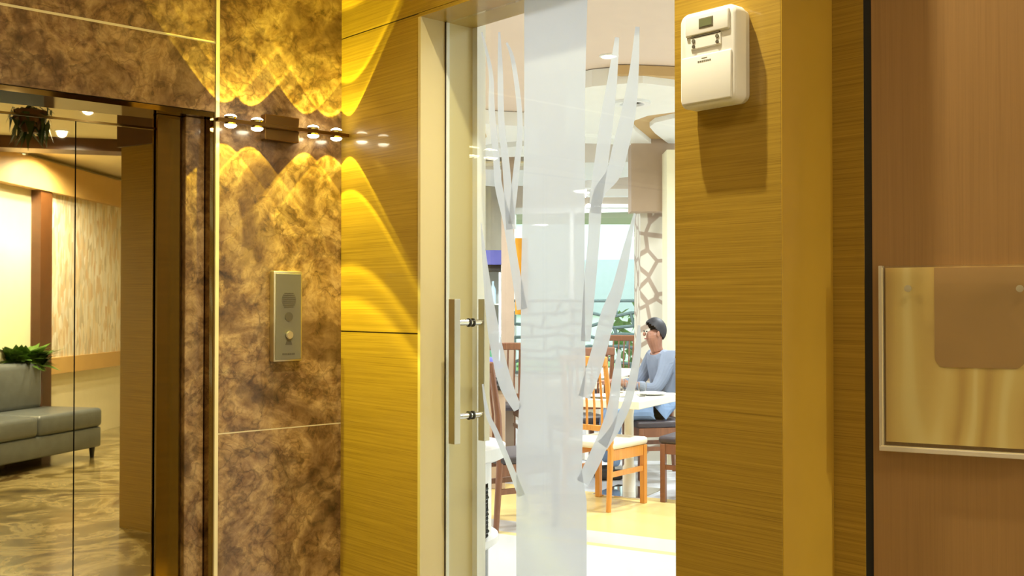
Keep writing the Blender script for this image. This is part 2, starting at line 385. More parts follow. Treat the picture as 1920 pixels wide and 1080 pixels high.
# ------------------------------------------------------------------ wood door wall
YJ = 2.408; YP = 1.476; YE = 1.202; XB = 2.045; DZ = 2.30
b = MB(); b.box((XW, YJ, 0), (XB, YM+.2, 1.372)); b.box((XW, YJ, 1.376), (XB, YM+.2, DZ-.002)); struct('wall_door_side', b, M['wood'])
struct('wall_door_head', MB().box((XW, YE, DZ+.002), (XB, YM+.2, LOBBY_Z+.1)), M['wood'])
struct('wall_pilaster', MB().box((XW, YE, 0), (XB, YP, DZ-.001), .0015), M['wood'])
struct('trim_30', MB().box((XW+.001, YE-.002, 0), (XB, YE, LOBBY_Z)), M['woodplain'])
struct('trim_4', MB().box((XW+.002, YE+.01, DZ-.002), (XB-.01, YM+.05, DZ+.002)).box((XW+.002, YJ+.01, 1.372), (XB-.02, YM, 1.376)), M['seam'])
struct('wall_return', MB().box((XB, 1.127, 0), (XB+.06, YP, LOBBY_Z+.1)), M['wood'])
# jamb lining and header lining of the glass door
fr_ = MB(); fr_.box((XW-.004, YJ-.012, 0), (XB-.002, YJ, DZ-.012)); struct('trim_5', fr_, M['champagne'])
struct('trim_6', MB().box((XW-.003, YP, DZ-.012), (XB-.002, YJ, DZ-.001)), M['wood'])
struct('trim_7', MB().box((XB-.003, YJ-.034, 0), (XB+.03, YJ+.05, DZ)), M['white'])
struct('trim_8', MB().box((XG-.008, YJ-.0155, 0), (XG-.003, YJ-.012, DZ-.012)), M['seam'])
# right partition panel, turned away from the door wall
pm = Matrix.Translation(P0) @ Matrix.Rotation(math.atan2(pdir.y, pdir.x), 4, 'Z')   # local x runs along the panel, local -y... faces lobby
struct('wall_panel', MB().box((.012, 0, 0), (1.4, .05, LOBBY_Z+.1), M=pm), M['panel'])
struct('trim_9', MB().box((-.004, .003, 0), (.012, .03, LOBBY_Z), M=pm), M['black'])
e1 = P0 + pdir*1.4
struct('wall_right', MB().box((e1.x, e1.y, 0), (XR+.1, e1.y+.1, LOBBY_Z+.1)), M['cream'])
struct('wall_end', MB().box((XR, -9, 0), (XR+.1, e1.y+.1, LOBBY_Z+.1)), M['cream'])
# back wall of the lobby (seen in the lift doors)
bm_ = Matrix.Translation(rb) @ Matrix(((bdir.x, bn.x, 0, 0), (bdir.y, bn.y, 0, 0), (0, 0, 1, 0), (0, 0, 0, 1)))
struct('wall_back', MB().box((s_r-.3, -.12, 0), (s_l+.3, 0, LOBBY_Z), M=bm_), M['cream'], mx=bm_)
# ================================================================== RESTAURANT SHELL
FLOOR_R = [(XG, 1.0), (XG, 9), (9, 20), (18, 12), (12, .9), (6, .9), (2.6, .9)]
e1r = (FW0 + RT*.57).normalized(); e2r = Vector((-e1r.y, e1r.x, 0))
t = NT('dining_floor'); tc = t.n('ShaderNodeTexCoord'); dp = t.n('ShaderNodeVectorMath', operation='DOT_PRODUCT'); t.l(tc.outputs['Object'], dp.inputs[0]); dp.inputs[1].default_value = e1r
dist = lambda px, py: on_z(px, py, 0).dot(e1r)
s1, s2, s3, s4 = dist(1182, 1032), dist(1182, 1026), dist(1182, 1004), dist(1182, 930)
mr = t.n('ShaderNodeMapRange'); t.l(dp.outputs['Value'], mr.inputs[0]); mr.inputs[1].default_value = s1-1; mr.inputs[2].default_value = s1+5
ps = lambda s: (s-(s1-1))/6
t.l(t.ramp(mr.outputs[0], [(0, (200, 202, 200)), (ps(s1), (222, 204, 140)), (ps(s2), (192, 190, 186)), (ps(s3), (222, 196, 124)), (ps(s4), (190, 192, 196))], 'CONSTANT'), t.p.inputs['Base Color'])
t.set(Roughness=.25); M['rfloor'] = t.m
RZ = 3.05
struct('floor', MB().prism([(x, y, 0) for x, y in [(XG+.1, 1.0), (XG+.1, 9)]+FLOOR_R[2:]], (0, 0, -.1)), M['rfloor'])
struct('ceiling', MB().prism([(x, y, RZ) for x, y in FLOOR_R], (0, 0, .1)), M['rceil'])
struct('wall_partition', MB().box((XG+.05, YM+.2, 0), (XB+.02, 9, RZ)), M['rwall'])

# far wall with big windows: frontal to e2 direction
DW = 13.0
wc = on_d(1150, 570, DW); wc.z = 0
wdir = RT.copy()*math.cos(R(12)) - FW0*math.sin(R(12)); wdir.normalize()
wn = Vector((-wdir.y, wdir.x, 0));
if wn.dot(wc) < 0: wn = -wn
wmx = Matrix.Translation(wc) @ Matrix(((wdir.x, wn.x, 0, 0), (wdir.y, wn.y, 0, 0), (0, 0, 1, 0), (0, 0, 0, 1)))
b = MB(); b.box((-1.3, 0, 2.68), (6, .2, RZ), M=wmx); b.box((-1.3, 0, 0), (6, .2, .55), M=wmx); b.box((-5, 0, 0), (-1.3, .2, RZ), M=wmx); b.box((.42, -.02, .55), (.9, .2, 2.68), M=wmx); b.box((5, 0, 0), (9, .2, RZ), M=wmx)
struct('wall_far', b, M['rwall'], mx=wmx)
b = MB()
for x0 in (-1.3, -.55, .38, .9, 2.4, 4.0, 4.95): b.box((x0, .04, .55), (x0+.05, .12, 2.68), M=wmx)
b.box((-1.3, .04, 2.60), (5, .12, 2.68), M=wmx); b.box((-1.3, .04, .55), (5, .12, .6), M=wmx); b.box((-1.3, .05, 1.48), (.42, .1, 1.52), M=wmx)
win = struct('window_1', b, M['white'], mx=wmx)
# window lattice: organic pebble-like bars over the lower half
lat = MB(); bmv = []
random.seed(3)
cols, rows = 9, 6
gx0, gx1, gz0, gz1 = -1.25, .4, .6, 1.5
node = {}
for i in range(cols+1):
    for j in range(rows+1):
        jx = 0 if i in (0, cols) else random.uniform(-.05, .05); jz = 0 if j in (0, rows) else random.uniform(-.04, .04)
        node[i, j] = Vector((gx0+(gx1-gx0)*i/cols+jx, .0, gz0+(gz1-gz0)*j/rows+jz))
for i in range(cols+1):
    for j in range(rows+1):
        if j < rows and (i+j) % 2 == 0: lat.cyl(wmx @ node[i, j], wmx @ node[i, j+1], .020, n=6)
        if i < cols: lat.cyl(wmx @ node[i, j], wmx @ node[i+1, j], .020, n=6)
lo = lat.build('window_lattice', M['lattice'], None); tag(lo, 'grey-green cell-patterned lattice screen across the lower half of the bright window', 'screen')
struct('window_2', MB().box((-1.27, .07, .6), (.4, .076, 2.53), M=wmx), M['glass'])
# outside the window
og = MB(); og.box((-25, 1, -.3), (25, 30, -.2), M=wmx); tag(og.build('garden_ground', M['foliage_out']), kind='structure')

fcd = MB(); fcd.box((-9, 14, 0), (9, 15, 6), M=wmx)
fo_ = tag(fcd.build('building', M['outwall'], None, mx=wmx), 'pale building standing outside beyond the lattice window', 'building')
for k in range(6):
    for z in (1.2, 3.6):
        fcd2 = MB(); fcd2.box((-8+k*2.8, 13.9, z), (-6.6+k*2.8, 14, z+1.4)); fcd2.build('window', M['outglass'], fo_)
random.seed(12); hb_ = MB()
for k in range(700):
    c = Vector((random.uniform(-.6, 3), 5+random.uniform(-.5, .5), random.uniform(-.2, 1.0)+random.uniform(0, .5)))
    a, b_ = Vector((random.uniform(-.14, .14), random.uniform(-.1, .1), random.uniform(-.14, .14))), Vector((random.uniform(-.14, .14), random.uniform(-.1, .1), random.uniform(-.14, .14)))
    hb_.bm.faces.new([hb_.bm.verts.new(wmx @ p) for p in (c, c+a, c+a+b_, c+b_)])
tag(hb_.build('hedge', M['foliage_out'], None), 'green garden hedge outside beyond the lattice window', 'hedge')
# ================================================================== WALL LAMP
LX, LY, LZ = 1.622, 2.766, 1.986
lamp = empty('wall_lamp', (LX, YM, LZ), 0, 'bronze bar wall lamp with four up and down lenses on the marble wall', 'wall lamp')
b = MB(); b.box((-.058, -.03, -.038), (.058, -.0005, .038), .003); b.build('mount_plate', M['darkmetal'], lamp)
b = MB(); b.box((-.222, LY-YM-.011, -.0055), (.222, LY-YM+.011, .0055), .002); b.box((-.02, LY-YM, -.005), (.02, -.03, .005)); b.build('bar', M['darkmetal'], lamp)
for dx in (-.178, -.093, .097, .18):
    for sg in (1, -1):
        c = Vector((dx, LY-YM, 0))
        b = MB(); b.lathe([(.016, sg*.0055), (.0185, sg*.009), (.0198, sg*.0115), (.0185, sg*.0115), (.016, sg*.0056)], c, 28)
        h = b.build('lens_cup', M['chrome'], lamp, smooth=True)
        b = MB(); b.lathe([(.0175, sg*.012), (.0165, sg*.015), (.011, sg*.0185), (.004, sg*.020), (0, sg*.0202)], c, 28)
        b.build('lens', M['lens'], h, smooth=True)
        spot('beam', c+Vector((0, 0, sg*.008)), c+Vector((0, 0, sg*1.0)), 7.0, R(80), .10, (1, .92, .09), .003, lamp)

# ================================================================== INTERCOM
ic = empty('lift_call_panel', (1.645, YM, 1.287), 0, 'slim grey steel intercom call panel fixed on the marble wall', 'call panel')
b = MB(); b.box((-.049, -.026, 0), (.049, -.0005, .272), .004); b.build('body', M['steel'], ic, smooth=True)
b = MB(); b.box((-.043, -.0295, .006), (.043, -.026, .264), .0015); b.build('face_plate', M['grey'], ic)
b = MB()
for k in range(8):
    z = .205-k*.0058; w2 = .024*math.sqrt(max(.15, 1-((k-3.5)/4.6)**2)); b.box((-w2, -.0305, z-.0012), (w2, -.0293, z+.0012))
b.build('speaker_slots', M['dgrey'], ic)
b = MB(); b.cyl((0, -.0293, .135), (0, -.031, .135), .0135, n=28); b.build('round_sensor', M['dgrey'], ic)
b = MB(); b.cyl((0, -.0293, .080), (0, -.038, .080), .012, n=28, bev=.002); b.build('push_button', M['steel'], ic, smooth=True)
b = MB(); b.prism([(-.012, -.0300, .050), (.012, -.0300, .050), (.008, -.0300, .062), (-.006, -.0300, .064)], (0, .0008, 0)); b.build('bell_mark', M['dgrey'], ic)
b = MB()
for k in range(7): b.box((-.021+k*.0062, -.0302, .020), (-.0165+k*.0062, -.0293, .0255))
b.build('name_mark', M['dgrey'], ic)

# ================================================================== GLASS DOOR
gd = empty('glass_door', (XG, (YJ+YP)/2, 0), 0, 'clear glass door with frosted tree trunk and branches and bar handle', 'door')
yl = YJ-.018; yr = YP-.02
b = MB(); b.box((XG-.005, yr, .006), (XG+.005, yl, DZ-.014)); b.build('glass_pane', M['glass'], gd, world=True)
b = MB(); b.box((XG-.0055, yl-.0, .006), (XG+.0055, yl+.006, DZ-.014)); b.build('polished_edge', M['white'], gd, world=True)
b = MB()
def strip(pts, thick=0):                    # centre line in (px,py,width) on the glass plane
    L, Rr = [], []
    n = len(pts)
    P = []
    for i in range(n-1):                    # smooth with Catmull-Rom
        p0 = pts[max(0, i-1)]; p1 = pts[i]; p2 = pts[i+1]; p3 = pts[min(n-1, i+2)]
        for k in range(6):
            u = k/6
            P.append([.5*((2*p1[c])+(-p0[c]+p2[c])*u+(2*p0[c]-5*p1[c]+4*p2[c]-p3[c])*u*u+(-p0[c]+3*p1[c]-3*p2[c]+p3[c])*u**3) for c in range(3)])
    P.append(list(pts[-1]))
    for i, (x, y, w_) in enumerate(P):
        q = P[min(i+1, len(P)-1)]; p = P[max(i-1, 0)]
        dx, dy = q[0]-p[0], q[1]-p[1]; l = math.hypot(dx, dy) or 1
        nx, ny = -dy/l*w_/2, dx/l*w_/2
        L.append(on_x(x+nx, y+ny, XG+.0058)); Rr.append(on_x(x-nx, y-ny, XG+.0058))
    return L, Rr
def add_strip(b, pts, k):
    L, Rr = strip(pts); dz = Vector((.00004*k, 0, 0))
    vl = [b.bm.verts.new(p+dz) for p in L]; vr = [b.bm.verts.new(p+dz) for p in Rr]
    for i in range(len(L)-1): b.bm.faces.new((vl[i], vl[i+1], vr[i+1], vr[i]))
trunk = [(983, -60), (983, 250), (977, 520), (976, 700), (972, 790), (968, 830), (968, 1400), (1101, 1400), (1100, 940), (1091, 885), (1094, 745), (1098, 700), (1096, 520), (1097, 170), (1103, -60)]
pl = MB(); vs = [pl.bm.verts.new(on_x(x, y, XG+.0058)) for x, y in trunk]
pl.bm.faces.new(vs)
branches = [
 [(971, 768, 16), (950, 725, 25), (935, 670, 24), (922, 600, 20), (912, 520, 12), (902, 418, 2)],
 [(978, 930, 14), (957, 876, 11), (930, 811, 10), (914, 775, 8), (905, 720, 3)],
 [(979, 580, 20), (965, 500, 16), (952, 420, 16), (935, 350, 14), (930, 290, 12), (922, 210, 12), (920, 135, 8), (903, 60, 3)],
 [(958, 430, 18), (949, 313, 14), (940, 230, 12), (938, 135, 10), (936, 60, 4)],
 [(958, 420, 10), (966, 340, 12), (975, 230, 10), (963, 120, 8), (950, 80, 4)],
 [(1098, 640, 18), (1106, 530, 22), (1113, 450, 22), (1118, 370, 24), (1128, 300, 26), (1138, 220, 24), (1148, 150, 18), (1157, 70, 8)],
 [(1116, 400, 20), (1124, 360, 22), (1150, 325, 28), (1165, 270, 30), (1180, 200, 26), (1190, 120, 16), (1195, 50, 8)],
 [(1095, 745, 22), (1112, 695, 28), (1125, 650, 28), (1140, 590, 28), (1158, 540, 22), (1172, 480, 16), (1190, 400, 4)],
 [(1092, 905, 24), (1115, 860, 26), (1140, 800, 24), (1150, 758, 20), (1157, 700, 16), (1161, 655, 4)],
 [(1130, 835, 22), (1152, 805, 18), (1174, 760, 16), (1187, 710, 16), (1196, 650, 12), (1198, 610, 4)],
]
fo = pl.build('frosted_trunk', M['frost'], gd, world=True)
for k, br in enumerate(branches):
    bb = MB(); add_strip(bb, br, k+1); bb.build('frosted_branch', M['frost'], gd, world=True)
HY = 2.287
for sx_, off in ((-1, .060), (1, .050)):
    hx = XG + sx_*off
    b = MB(); b.box((hx-.011, HY-.013, 1.067), (hx+.011, HY+.013, 1.474), .0015); hb = b.build('handle_bar', M['steel'], gd, world=True)
for z in (1.407, 1.143):
    b = MB(); b.cyl((XG-.050, HY, z), (XG+.040, HY, z), .0085, n=20); so = b.build('handle_standoff', M['chrome'], gd, world=True)
    b = MB(); b.cyl((XG-.009, HY, z), (XG-.005, HY, z), .0125, n=24); b.cyl((XG+.005, HY, z), (XG+.009, HY, z), .0125, n=24); b.build('rubber_ring', M['dark'], gd, world=True)

# ================================================================== DISPENSER
dy0, dy1, dz0, dz1, dep = 1.273, 1.418, 1.877, 2.082, .056
dc = empty('air_freshener_dispenser', (XW, (dy0+dy1)/2, dz0), 0, 'white plastic air freshener dispenser fixed high on the wooden pilaster', 'dispenser')
hw = (dy1-dy0)/2; hh = dz1-dz0
def rrect(w, h, r, x, z0, n=6, bulge=0):
    pts = []
    for cx, cz, a0 in ((w-r, h-r, 0), (-w+r, h-r, 90), (-w+r, r, 180), (w-r, r, 270)):
        for k in range(n+1):
            a = R(a0+90*k/n); pts.append((x, cx+r*math.cos(a), z0+cz+r*math.sin(a)))
    return pts
b = MB()
rings = []
for x, ins in ((-.0005, .004), (-dep*.30, .0015), (-dep*.33, .0), (-dep*.86, 0), (-dep*.96, .003), (-dep, .008)):
    rings.append([b.bm.verts.new(Vector(p)) for p in rrect(hw-ins, hh-2*ins, .020-ins*.6, x, ins)])
n = len(rings[0])
for a, c in zip(rings, rings[1:]):
    for k in range(n): b.bm.faces.new((a[k], a[(k+1) % n], c[(k+1) % n], c[k]))
b.bm.faces.new(rings[0]); b.bm.faces.new(rings[-1])
b.build('body', M['whiteplastic'], dc, smooth=True)
x = -dep
# raised lower cover and recessed control area with a lip (y to the left of the picture is +y)
b = MB(); b.box((x-.004, -hw+.008, .008), (x+.002, hw-.008, hh*.535), .0035, seg=3); b.build('front_cover', M['whiteplastic'], dc, smooth=True)
b = MB(); b.box((x-.006, -hw+.013, hh*.74), (x+.002, hw-.020, hh*.955), .0035, seg=3); b.build('display_hood', M['whiteplastic'], dc, smooth=True)
b = MB(); b.box((x-.0035, -.038, hh*.60), (x+.001, .040, hh*.725), .002); b.build('control_strip', M['whiteplastic'], dc)
b = MB(); b.box((x-.0072, -.0215, hh*.80), (x-.004, .0155, hh*.905), .001); f_ = b.build('display_frame', M['grey'], dc)
b = MB(); b.box((x-.0078, -.0185, hh*.815), (x-.0065, .0125, hh*.89)); b.build('display', M['lcd'], dc)
for y in (-.030, .031):
    b = MB(); b.cyl((x-.003, y, hh*.690), (x-.0055, y, hh*.690), .0042, n=16); b.build('button', M['grey'], dc)
    b = MB(); b.cyl((x-.003, y, hh*.632), (x-.0052, y, hh*.632), .0038, n=16); b.build('indicator', M['dgrey'], dc)
b = MB(); b.box((x-.0046, -.036, hh*.727), (x-.0005, .038, hh*.738)); b.build('hood_groove', M['dgrey'], dc)
b = MB()
for k in range(7): b.box((x-.0045, .020-k*.005, hh*.455), (x-.0038, .0165-k*.005, hh*.455+.0035))
b.box((x-.0045, -.004, hh*.492), (x-.0038, .010, hh*.498)); b.build('name_mark', M['grey'], dc)

# ================================================================== ACRYLIC HOLDER on the right panel
def on_panel(px, py, off=0):
    nrm = Vector((pdir.y, -pdir.x, 0)); base = P0 + nrm*off; r = ray(px, py)
    tt = (base-CAM).dot(nrm)/r.dot(nrm); p = CAM + r*tt; return (p-P0).dot(pdir), p.z
u0, zt = on_panel(1655, 502, .02); _, zb = on_panel(1655, 832, .02); uu, _ = on_panel(1925, 500, .02)
hw_ = empty('acrylic_sign_holder', P0+pdir*(u0+.15), math.atan2(pdir.y, pdir.x), 'clear acrylic holder with steel studs over a pale wood board on the panel', 'sign holder')
W2 = .30; sgn = -1                          # local -y faces the lobby
mm = pm.copy()
def pb(a, c, bev=0): return MB().box((u0+a[0], a[1], a[2]), (u0+c[0], c[1], c[2]), bev, M=mm)
pb((.004, -.010, zb+.004), (W2, -.0008, zt), 0).build('backing_board', M['board'], hw_, world=True)
b = MB()
pts = []
for cx, cz, a0 in ((.255-.02, zt-.002, 90), (.255-.025, zb+.150, 270),):
    pass
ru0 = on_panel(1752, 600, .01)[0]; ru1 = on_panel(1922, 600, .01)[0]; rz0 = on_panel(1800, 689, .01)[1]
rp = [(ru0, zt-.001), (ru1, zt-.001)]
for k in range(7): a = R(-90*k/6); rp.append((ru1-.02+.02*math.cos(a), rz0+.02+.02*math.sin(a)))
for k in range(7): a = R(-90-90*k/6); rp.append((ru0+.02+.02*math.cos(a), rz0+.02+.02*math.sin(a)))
b.prism([mm @ Vector((u, -.0118, z)) for u, z in rp], (mm.to_3x3() @ Vector((0, .0016, 0)))); b.build('rounded_plate', M['tanplate'], hw_, world=True)  # thin rounded plate, darker brown than the pale board behind it
pb((-.006, -.026, zb-.006), (W2+.006, -.022, zt+.004), .001).build('acrylic_front', M['glass'], hw_, world=True)
pb((-.008, -.027, zb-.008), (.0, -.001, zt+.004), .0015).build('side_edge', M['clearedge'], hw_, world=True)
pb((-.008, -.028, zb-.014), (W2+.006, -.001, zb-.004), .0015).build('bottom_edge', M['clearedge'], hw_, world=True)
pb((-.004, -.0275, zb-.0045), (W2+.006, -.0255, zb-.0025), 0).build('polished_lip', M['joint'], hw_, world=True)
pb((-.0012, -.0275, zb-.004), (.0006, -.0258, zt), 0).build('polished_lip', M['joint'], hw_, world=True)
for px in (1702, 1912):
    uu_, zz = on_panel(px, 541, .03)
    b = MB(); p = mm @ Vector((uu_, -.024, zz)); q = mm @ Vector((uu_, -.034, zz)); b.cyl(p, q, .007, n=24, bev=.002); b.build('stud', M['steel'], hw_, smooth=True, world=True)

# ================================================================== LOBBY BEHIND THE CAMERA (seen in the lift doors)
def s_of(px, py, z):                        # along-wall coordinate of a mirrored pixel on the back wall
    o = mirror(CAM); r = ray(px, py); r2 = r - MN*(2*r.dot(MN)); tt = (rb-o).dot(bn)/r2.dot(bn); p = o+r2*tt
    return (p-rb).dot(bdir), p.z
sa, _ = s_of(225, 500, 0); sb, _ = s_of(82, 500, 0); sc_, _ = s_of(60, 500, 0)
_, zc = s_of(150, 375, 0); _, zl = s_of(150, 665, 0); _, zl2 = s_of(150, 694, 0)
#print('backwall', sa, sb, sc_, zc, zl, zl2, PA, PB, rb)
struct('trim_10', MB().box((s_r, 0, 2.60), (s_l, .12, 2.90), M=bm_), M['tan'], mx=bm_)
tag(MB().box((sa, 0, zl), (sb, .04, 2.60), M=bm_).build('stone_mosaic_panel', M['stone'], mx=bm_), 'tall split-stone mosaic wall panel in cream and tan behind the sofa', 'wall panel')
struct('trim_11', MB().box((sa, 0, zl2), (sb+.3, .06, zl), M=bm_), M['tan'], mx=bm_)
struct('wall_column', MB().box((sb, 0, 0), (sc_, .10, 2.60), M=bm_), M['brown'], mx=bm_)
# dark wooden ceiling beam
ba, bb_ = mz(0, 268, 2.90), mz(225, 276, 2.90)
bdv = (bb_-ba); bdv.z = 0; bdn = bdv.normalized(); bmx = Matrix.Translation(Vector((ba.x, ba.y, 0))) @ Matrix.Rotation(math.atan2(bdn.y, bdn.x), 4, 'Z')
struct('trim_12', MB().box((-1.5, -.15, 2.84), (bdv.length+1.2, .15, LOBBY_Z), M=bmx), M['brown'])
# bright glazed strip at the end of the stone wall
sw0, _ = s_of(236, 500, 0); _, zw1 = s_of(216, 400, 0)
tag(MB().box((sw0, 0, .9), (sa-.02, .03, zw1), M=bm_).build('window_3', emit('daylight_blind', (214, 218, 224), 1.0)), kind='structure')
# sofa
# brown wooden wall stub, the slab seen at the right of the mirror
ka, kb = md(226, 570, 6.9), md(330, 570, 6.6); ka.z = kb.z = 0
kd = (kb-ka).normalized(); kn = Vector((-kd.y, kd.x, 0))
if kn.dot(ka-mirror(CAM)) < 0: kn = -kn
kmx = Matrix.Translation(ka) @ Matrix(((kd.x, kn.x, 0, 0), (kd.y, kn.y, 0, 0), (0, 0, 1, 0), (0, 0, 0, 1)))
struct('wall_wood_stub', MB().box((0, 0, 0), ((kb-ka).length, .18, 2.49), M=kmx), M['wood'], mx=kmx)
struct('wall_stub_head', MB().box((-.02, -.02, 2.49), ((kb-ka).length+.02, .2, LOBBY_Z), M=kmx), M['brown'])
#print('LOBBY', 'rb', rb, 'ra', ra, 'PA', PA, 'PB', PB, 'stub', ka, kb, 'dist cam', (CAM-rb).dot(bn))
fa = mz(190, 856, 0); fb = mz(0, 897, 0)
sdv = (fb-fa); sdv.z = 0; L = 2.5; sd = sdv.normalized(); ang = math.atan2(sd.y, sd.x)
sn = Vector((-sd.y, sd.x, 0)); side = 1 if sn.dot(rb-fa) > 0 and False else (1 if sn.dot(-bn) > 0 else -1)
sofa = empty('sofa', fa, ang, 'grey leather sofa with three back cushions standing before the stone wall', 'sofa')
def sb_(a, c, bev=.03): return MB().box((a[0], min(side*a[1], side*c[1]), a[2]), (c[0], max(side*a[1], side*c[1]), c[2]), bev, seg=3)
sb_((0, 0, .10), (L, .82, .29), .02).build('base', M['leather'], sofa, smooth=True)
sb_((-.01, -.01, .29), (.84, .82, .47), .04).build('seat_cushion', M['leather'], sofa, smooth=True)
sb_((.845, -.01, .29), (L, .82, .47), .04).build('seat_cushion', M['leather'], sofa, smooth=True)
pbk = s_of(0, 0, 0)
for x0, x1 in ((.08, .80), (.81, 1.60), (1.61, L)):
    sb_((x0, .58, .45), (x1, .84, .90), .06).build('backrest', M['leather'], sofa, smooth=True)
for xx in (.06, L-.06):
    for yy in (.06, .76):
        b = MB(); b.cyl((xx, side*yy, 0), (xx, side*yy, .10), .018, .028, 12); b.build('leg', M['dark'], sofa)
# plants
def plant(name, c, n, rad, h, mat, label, hang=False, seed=1):
    random.seed(seed)
    root = empty(name, c, 0, label, 'plant')
    b = MB()
    for i in range(n):
        a = random.uniform(0, 6.283); l = random.uniform(.5, 1)*rad; base = Vector((random.uniform(-.12, .12), random.uniform(-.12, .12), 0)); tip = Vector((math.cos(a)*l, math.sin(a)*l, (random.uniform(-1, .2) if hang else random.uniform(.1, 1))*h))
        mid = (base+tip)/2 + Vector((0, 0, h*.25)); wv_ = Vector((-math.sin(a), math.cos(a), 0))*rad*.13
        v = [b.bm.verts.new(p) for p in (base, mid-wv_, mid+wv_, tip)]
        b.bm.faces.new((v[0], v[1], v[2])); b.bm.faces.new((v[1], v[3], v[2]))
    b.build('foliage', mat, root)
    return root
fc = md(42, 650, 10.2); fc.z = 0
pr = plant('leafy_plant', fc+Vector((0, 0, .78)), 220, .42, .30, M['leaf'], 'bushy bright green plant in a trough behind the grey sofa', seed=4)
b = MB(); b.box((-.16, -.16, -.78), (.16, .16, .02), .01); b.build('planter', M['brown'], pr)
hp = md(58, 222, 7.2)
pr = plant('hanging_plant', hp, 130, .16, .22, M['leafd'], 'dark green trailing plant hanging from the lobby ceiling', True, 9)
b = MB(); b.lathe([(.05, -.1), (.1, -.02), (.11, .05), (.1, .05), (0, .02)], n=24); b.build('pot', M['brown'], pr, smooth=True)
b = MB(); b.cyl((0, 0, .02), (0, 0, LOBBY_Z-hp.z), .004, n=6); b.build('cord', M['dark'], pr)

# ================================================================== RESTAURANT CEILING
def cloud(px, Z, th, mat, name='trim_13'):
    b = MB(); b.prism([on_z(x, y, Z) for x, y in px], (0, 0, th)); return struct(name, b, mat)
def curve_px(pts, n=6):
    out = []; m = len(pts)
    for i in range(m):
        p0, p1, p2, p3 = pts[i-1], pts[i], pts[(i+1) % m], pts[(i+2) % m]
        for k in range(n):
            u = k/n
            out.append(tuple(.5*((2*p1[c])+(-p0[c]+p2[c])*u+(2*p0[c]-5*p1[c]+4*p2[c]-p3[c])*u*u+(-p0[c]+3*p1[c]-3*p2[c]+p3[c])*u**3) for c in range(2)))
    return out
CZ = 2.93
cloud([(1060, 172), (1110, 162), (1180, 156), (1205, 156), (1310, 168), (1310, 208), (1260, 211), (1215, 217), (1190, 226), (1183, 234), (1192, 246), (1245, 288), (1214, 294), (1183, 274), (1060, 262)], CZ, .115, M['white'], 'trim_13')
cloud([(1310, 205), (1260, 211), (1215, 217), (1190, 226), (1183, 234), (1192, 246), (1245, 288), (1310, 320)], CZ+.04, .075, M['rtan'], 'trim_14')
cloud([(1320, 216), (1262, 222), (1228, 230), (1218, 238), (1228, 250), (1262, 276), (1320, 300)], CZ, .04, M['white'], 'trim_15')
cloud([(1150, 140), (1183, 140), (1310, 145), (1310, 152), (1183, 148)], CZ+.05, .065, M['rtan'], 'trim_16')
cloud([(860, 226), (900, 230), (925, 234), (1010, 238), (1010, 262), (930, 268), (895, 276), (860, 282)], CZ, .115, M['white'], 'trim_17')
cloud([(860, 240), (895, 244), (910, 250), (912, 257), (905, 264), (885, 270), (860, 275)], CZ-.01, .01, M['rtan'], 'trim_18')
cloud([(860, 292), (930, 278), (1010, 272), (1010, 293), (860, 297)], CZ-.03, .14, M['white'], 'trim_19')
cloud([(860, 306), (1010, 306), (1010, 312), (860, 312)], CZ-.06, .02, M['joint'], 'trim_20')
cloud([(860, 317), (1010, 319), (1010, 350), (960, 348), (930, 350), (860, 344)], CZ-.09, .2, M['white'], 'trim_21')
cloud([(1080, 268), (1183, 272), (1183, 262), (1080, 255)], CZ-.03, .03, M['white'], 'trim_22')
cloud([(1080, 305), (1200, 303), (1200, 330), (1130, 336), (1080, 340)], CZ-.08, .2, M['white'], 'trim_23')
# bulkhead and pebble column
def vbox(pxl, pxr, d, thick, z0, z1, ang=0):
    a = on_d(pxl, 570, d); c = on_d(pxr, 570, d); a.z = c.z = 0
    dv = (c-a).normalized(); nn_ = Vector((-dv.y, dv.x, 0))
    if nn_.dot(a) < 0: nn_ = -nn_
    m = Matrix.Translation(a) @ Matrix(((dv.x, nn_.x, 0, 0), (dv.y, nn_.y, 0, 0), (0, 0, 1, 0), (0, 0, 0, 1)))
    return MB().box((0, 0, z0), ((c-a).length, thick, z1), M=m)
zat = lambda py, d: on_d(960, py, d).z
struct('wall_bulkhead', vbox(1184, 1300, 9.6, .25, zat(396, 9.6), RZ), M['taupe'])
struct('wall_pebble_column', vbox(1201, 1252, 9.8, .5, 0, zat(396, 9.8)), M['pebble'])
struct('wall_cream_column', vbox(1251, 1275, 9.3, .3, 0, zat(280, 9.3)), M['cream'])
struct('wall_greige', vbox(800, 945, 12.5, .3, 0, RZ), M['greige'])
struct('wall_taupe_column', vbox(940, 964, 10.5, .3, 0, RZ), M['taupe'])
for n_, (a, c, d, z0, z1) in enumerate([(1100, 1190, 12.2, 2.72, 2.80), (1100, 1186, 12.6, 2.62, 2.66)]):
    struct('trim_%d' % (24+n_), vbox(a, c, d, .2, z0, z1), M['white'])
cu = vbox(966, 990, 11.0, .05, 1.35, 2.15); tag(cu.build('curtain', M['orange']), 'narrow orange curtain beside the taupe column', 'curtain')
for i, (px, py, z) in enumerate([(1142, 104, RZ), (885, 203, RZ)]):
    p = on_z(px, py, z)
    downlight(p, 0, ['recessed downlight seen high through the glass door', 'recessed downlight at the left edge of the glass door'][i], None)
p = on_z(1185, 191, CZ); r_ = empty('ceiling_ring', p, 0, 'round white ceiling ring light in the white cloud ceiling', 'ceiling light')
b = MB(); b.lathe([(.13, 0), (.135, -.02), (.09, -.02), (.085, 0)], n=32); b.build('ring', M['whiteplastic'], r_, smooth=True)
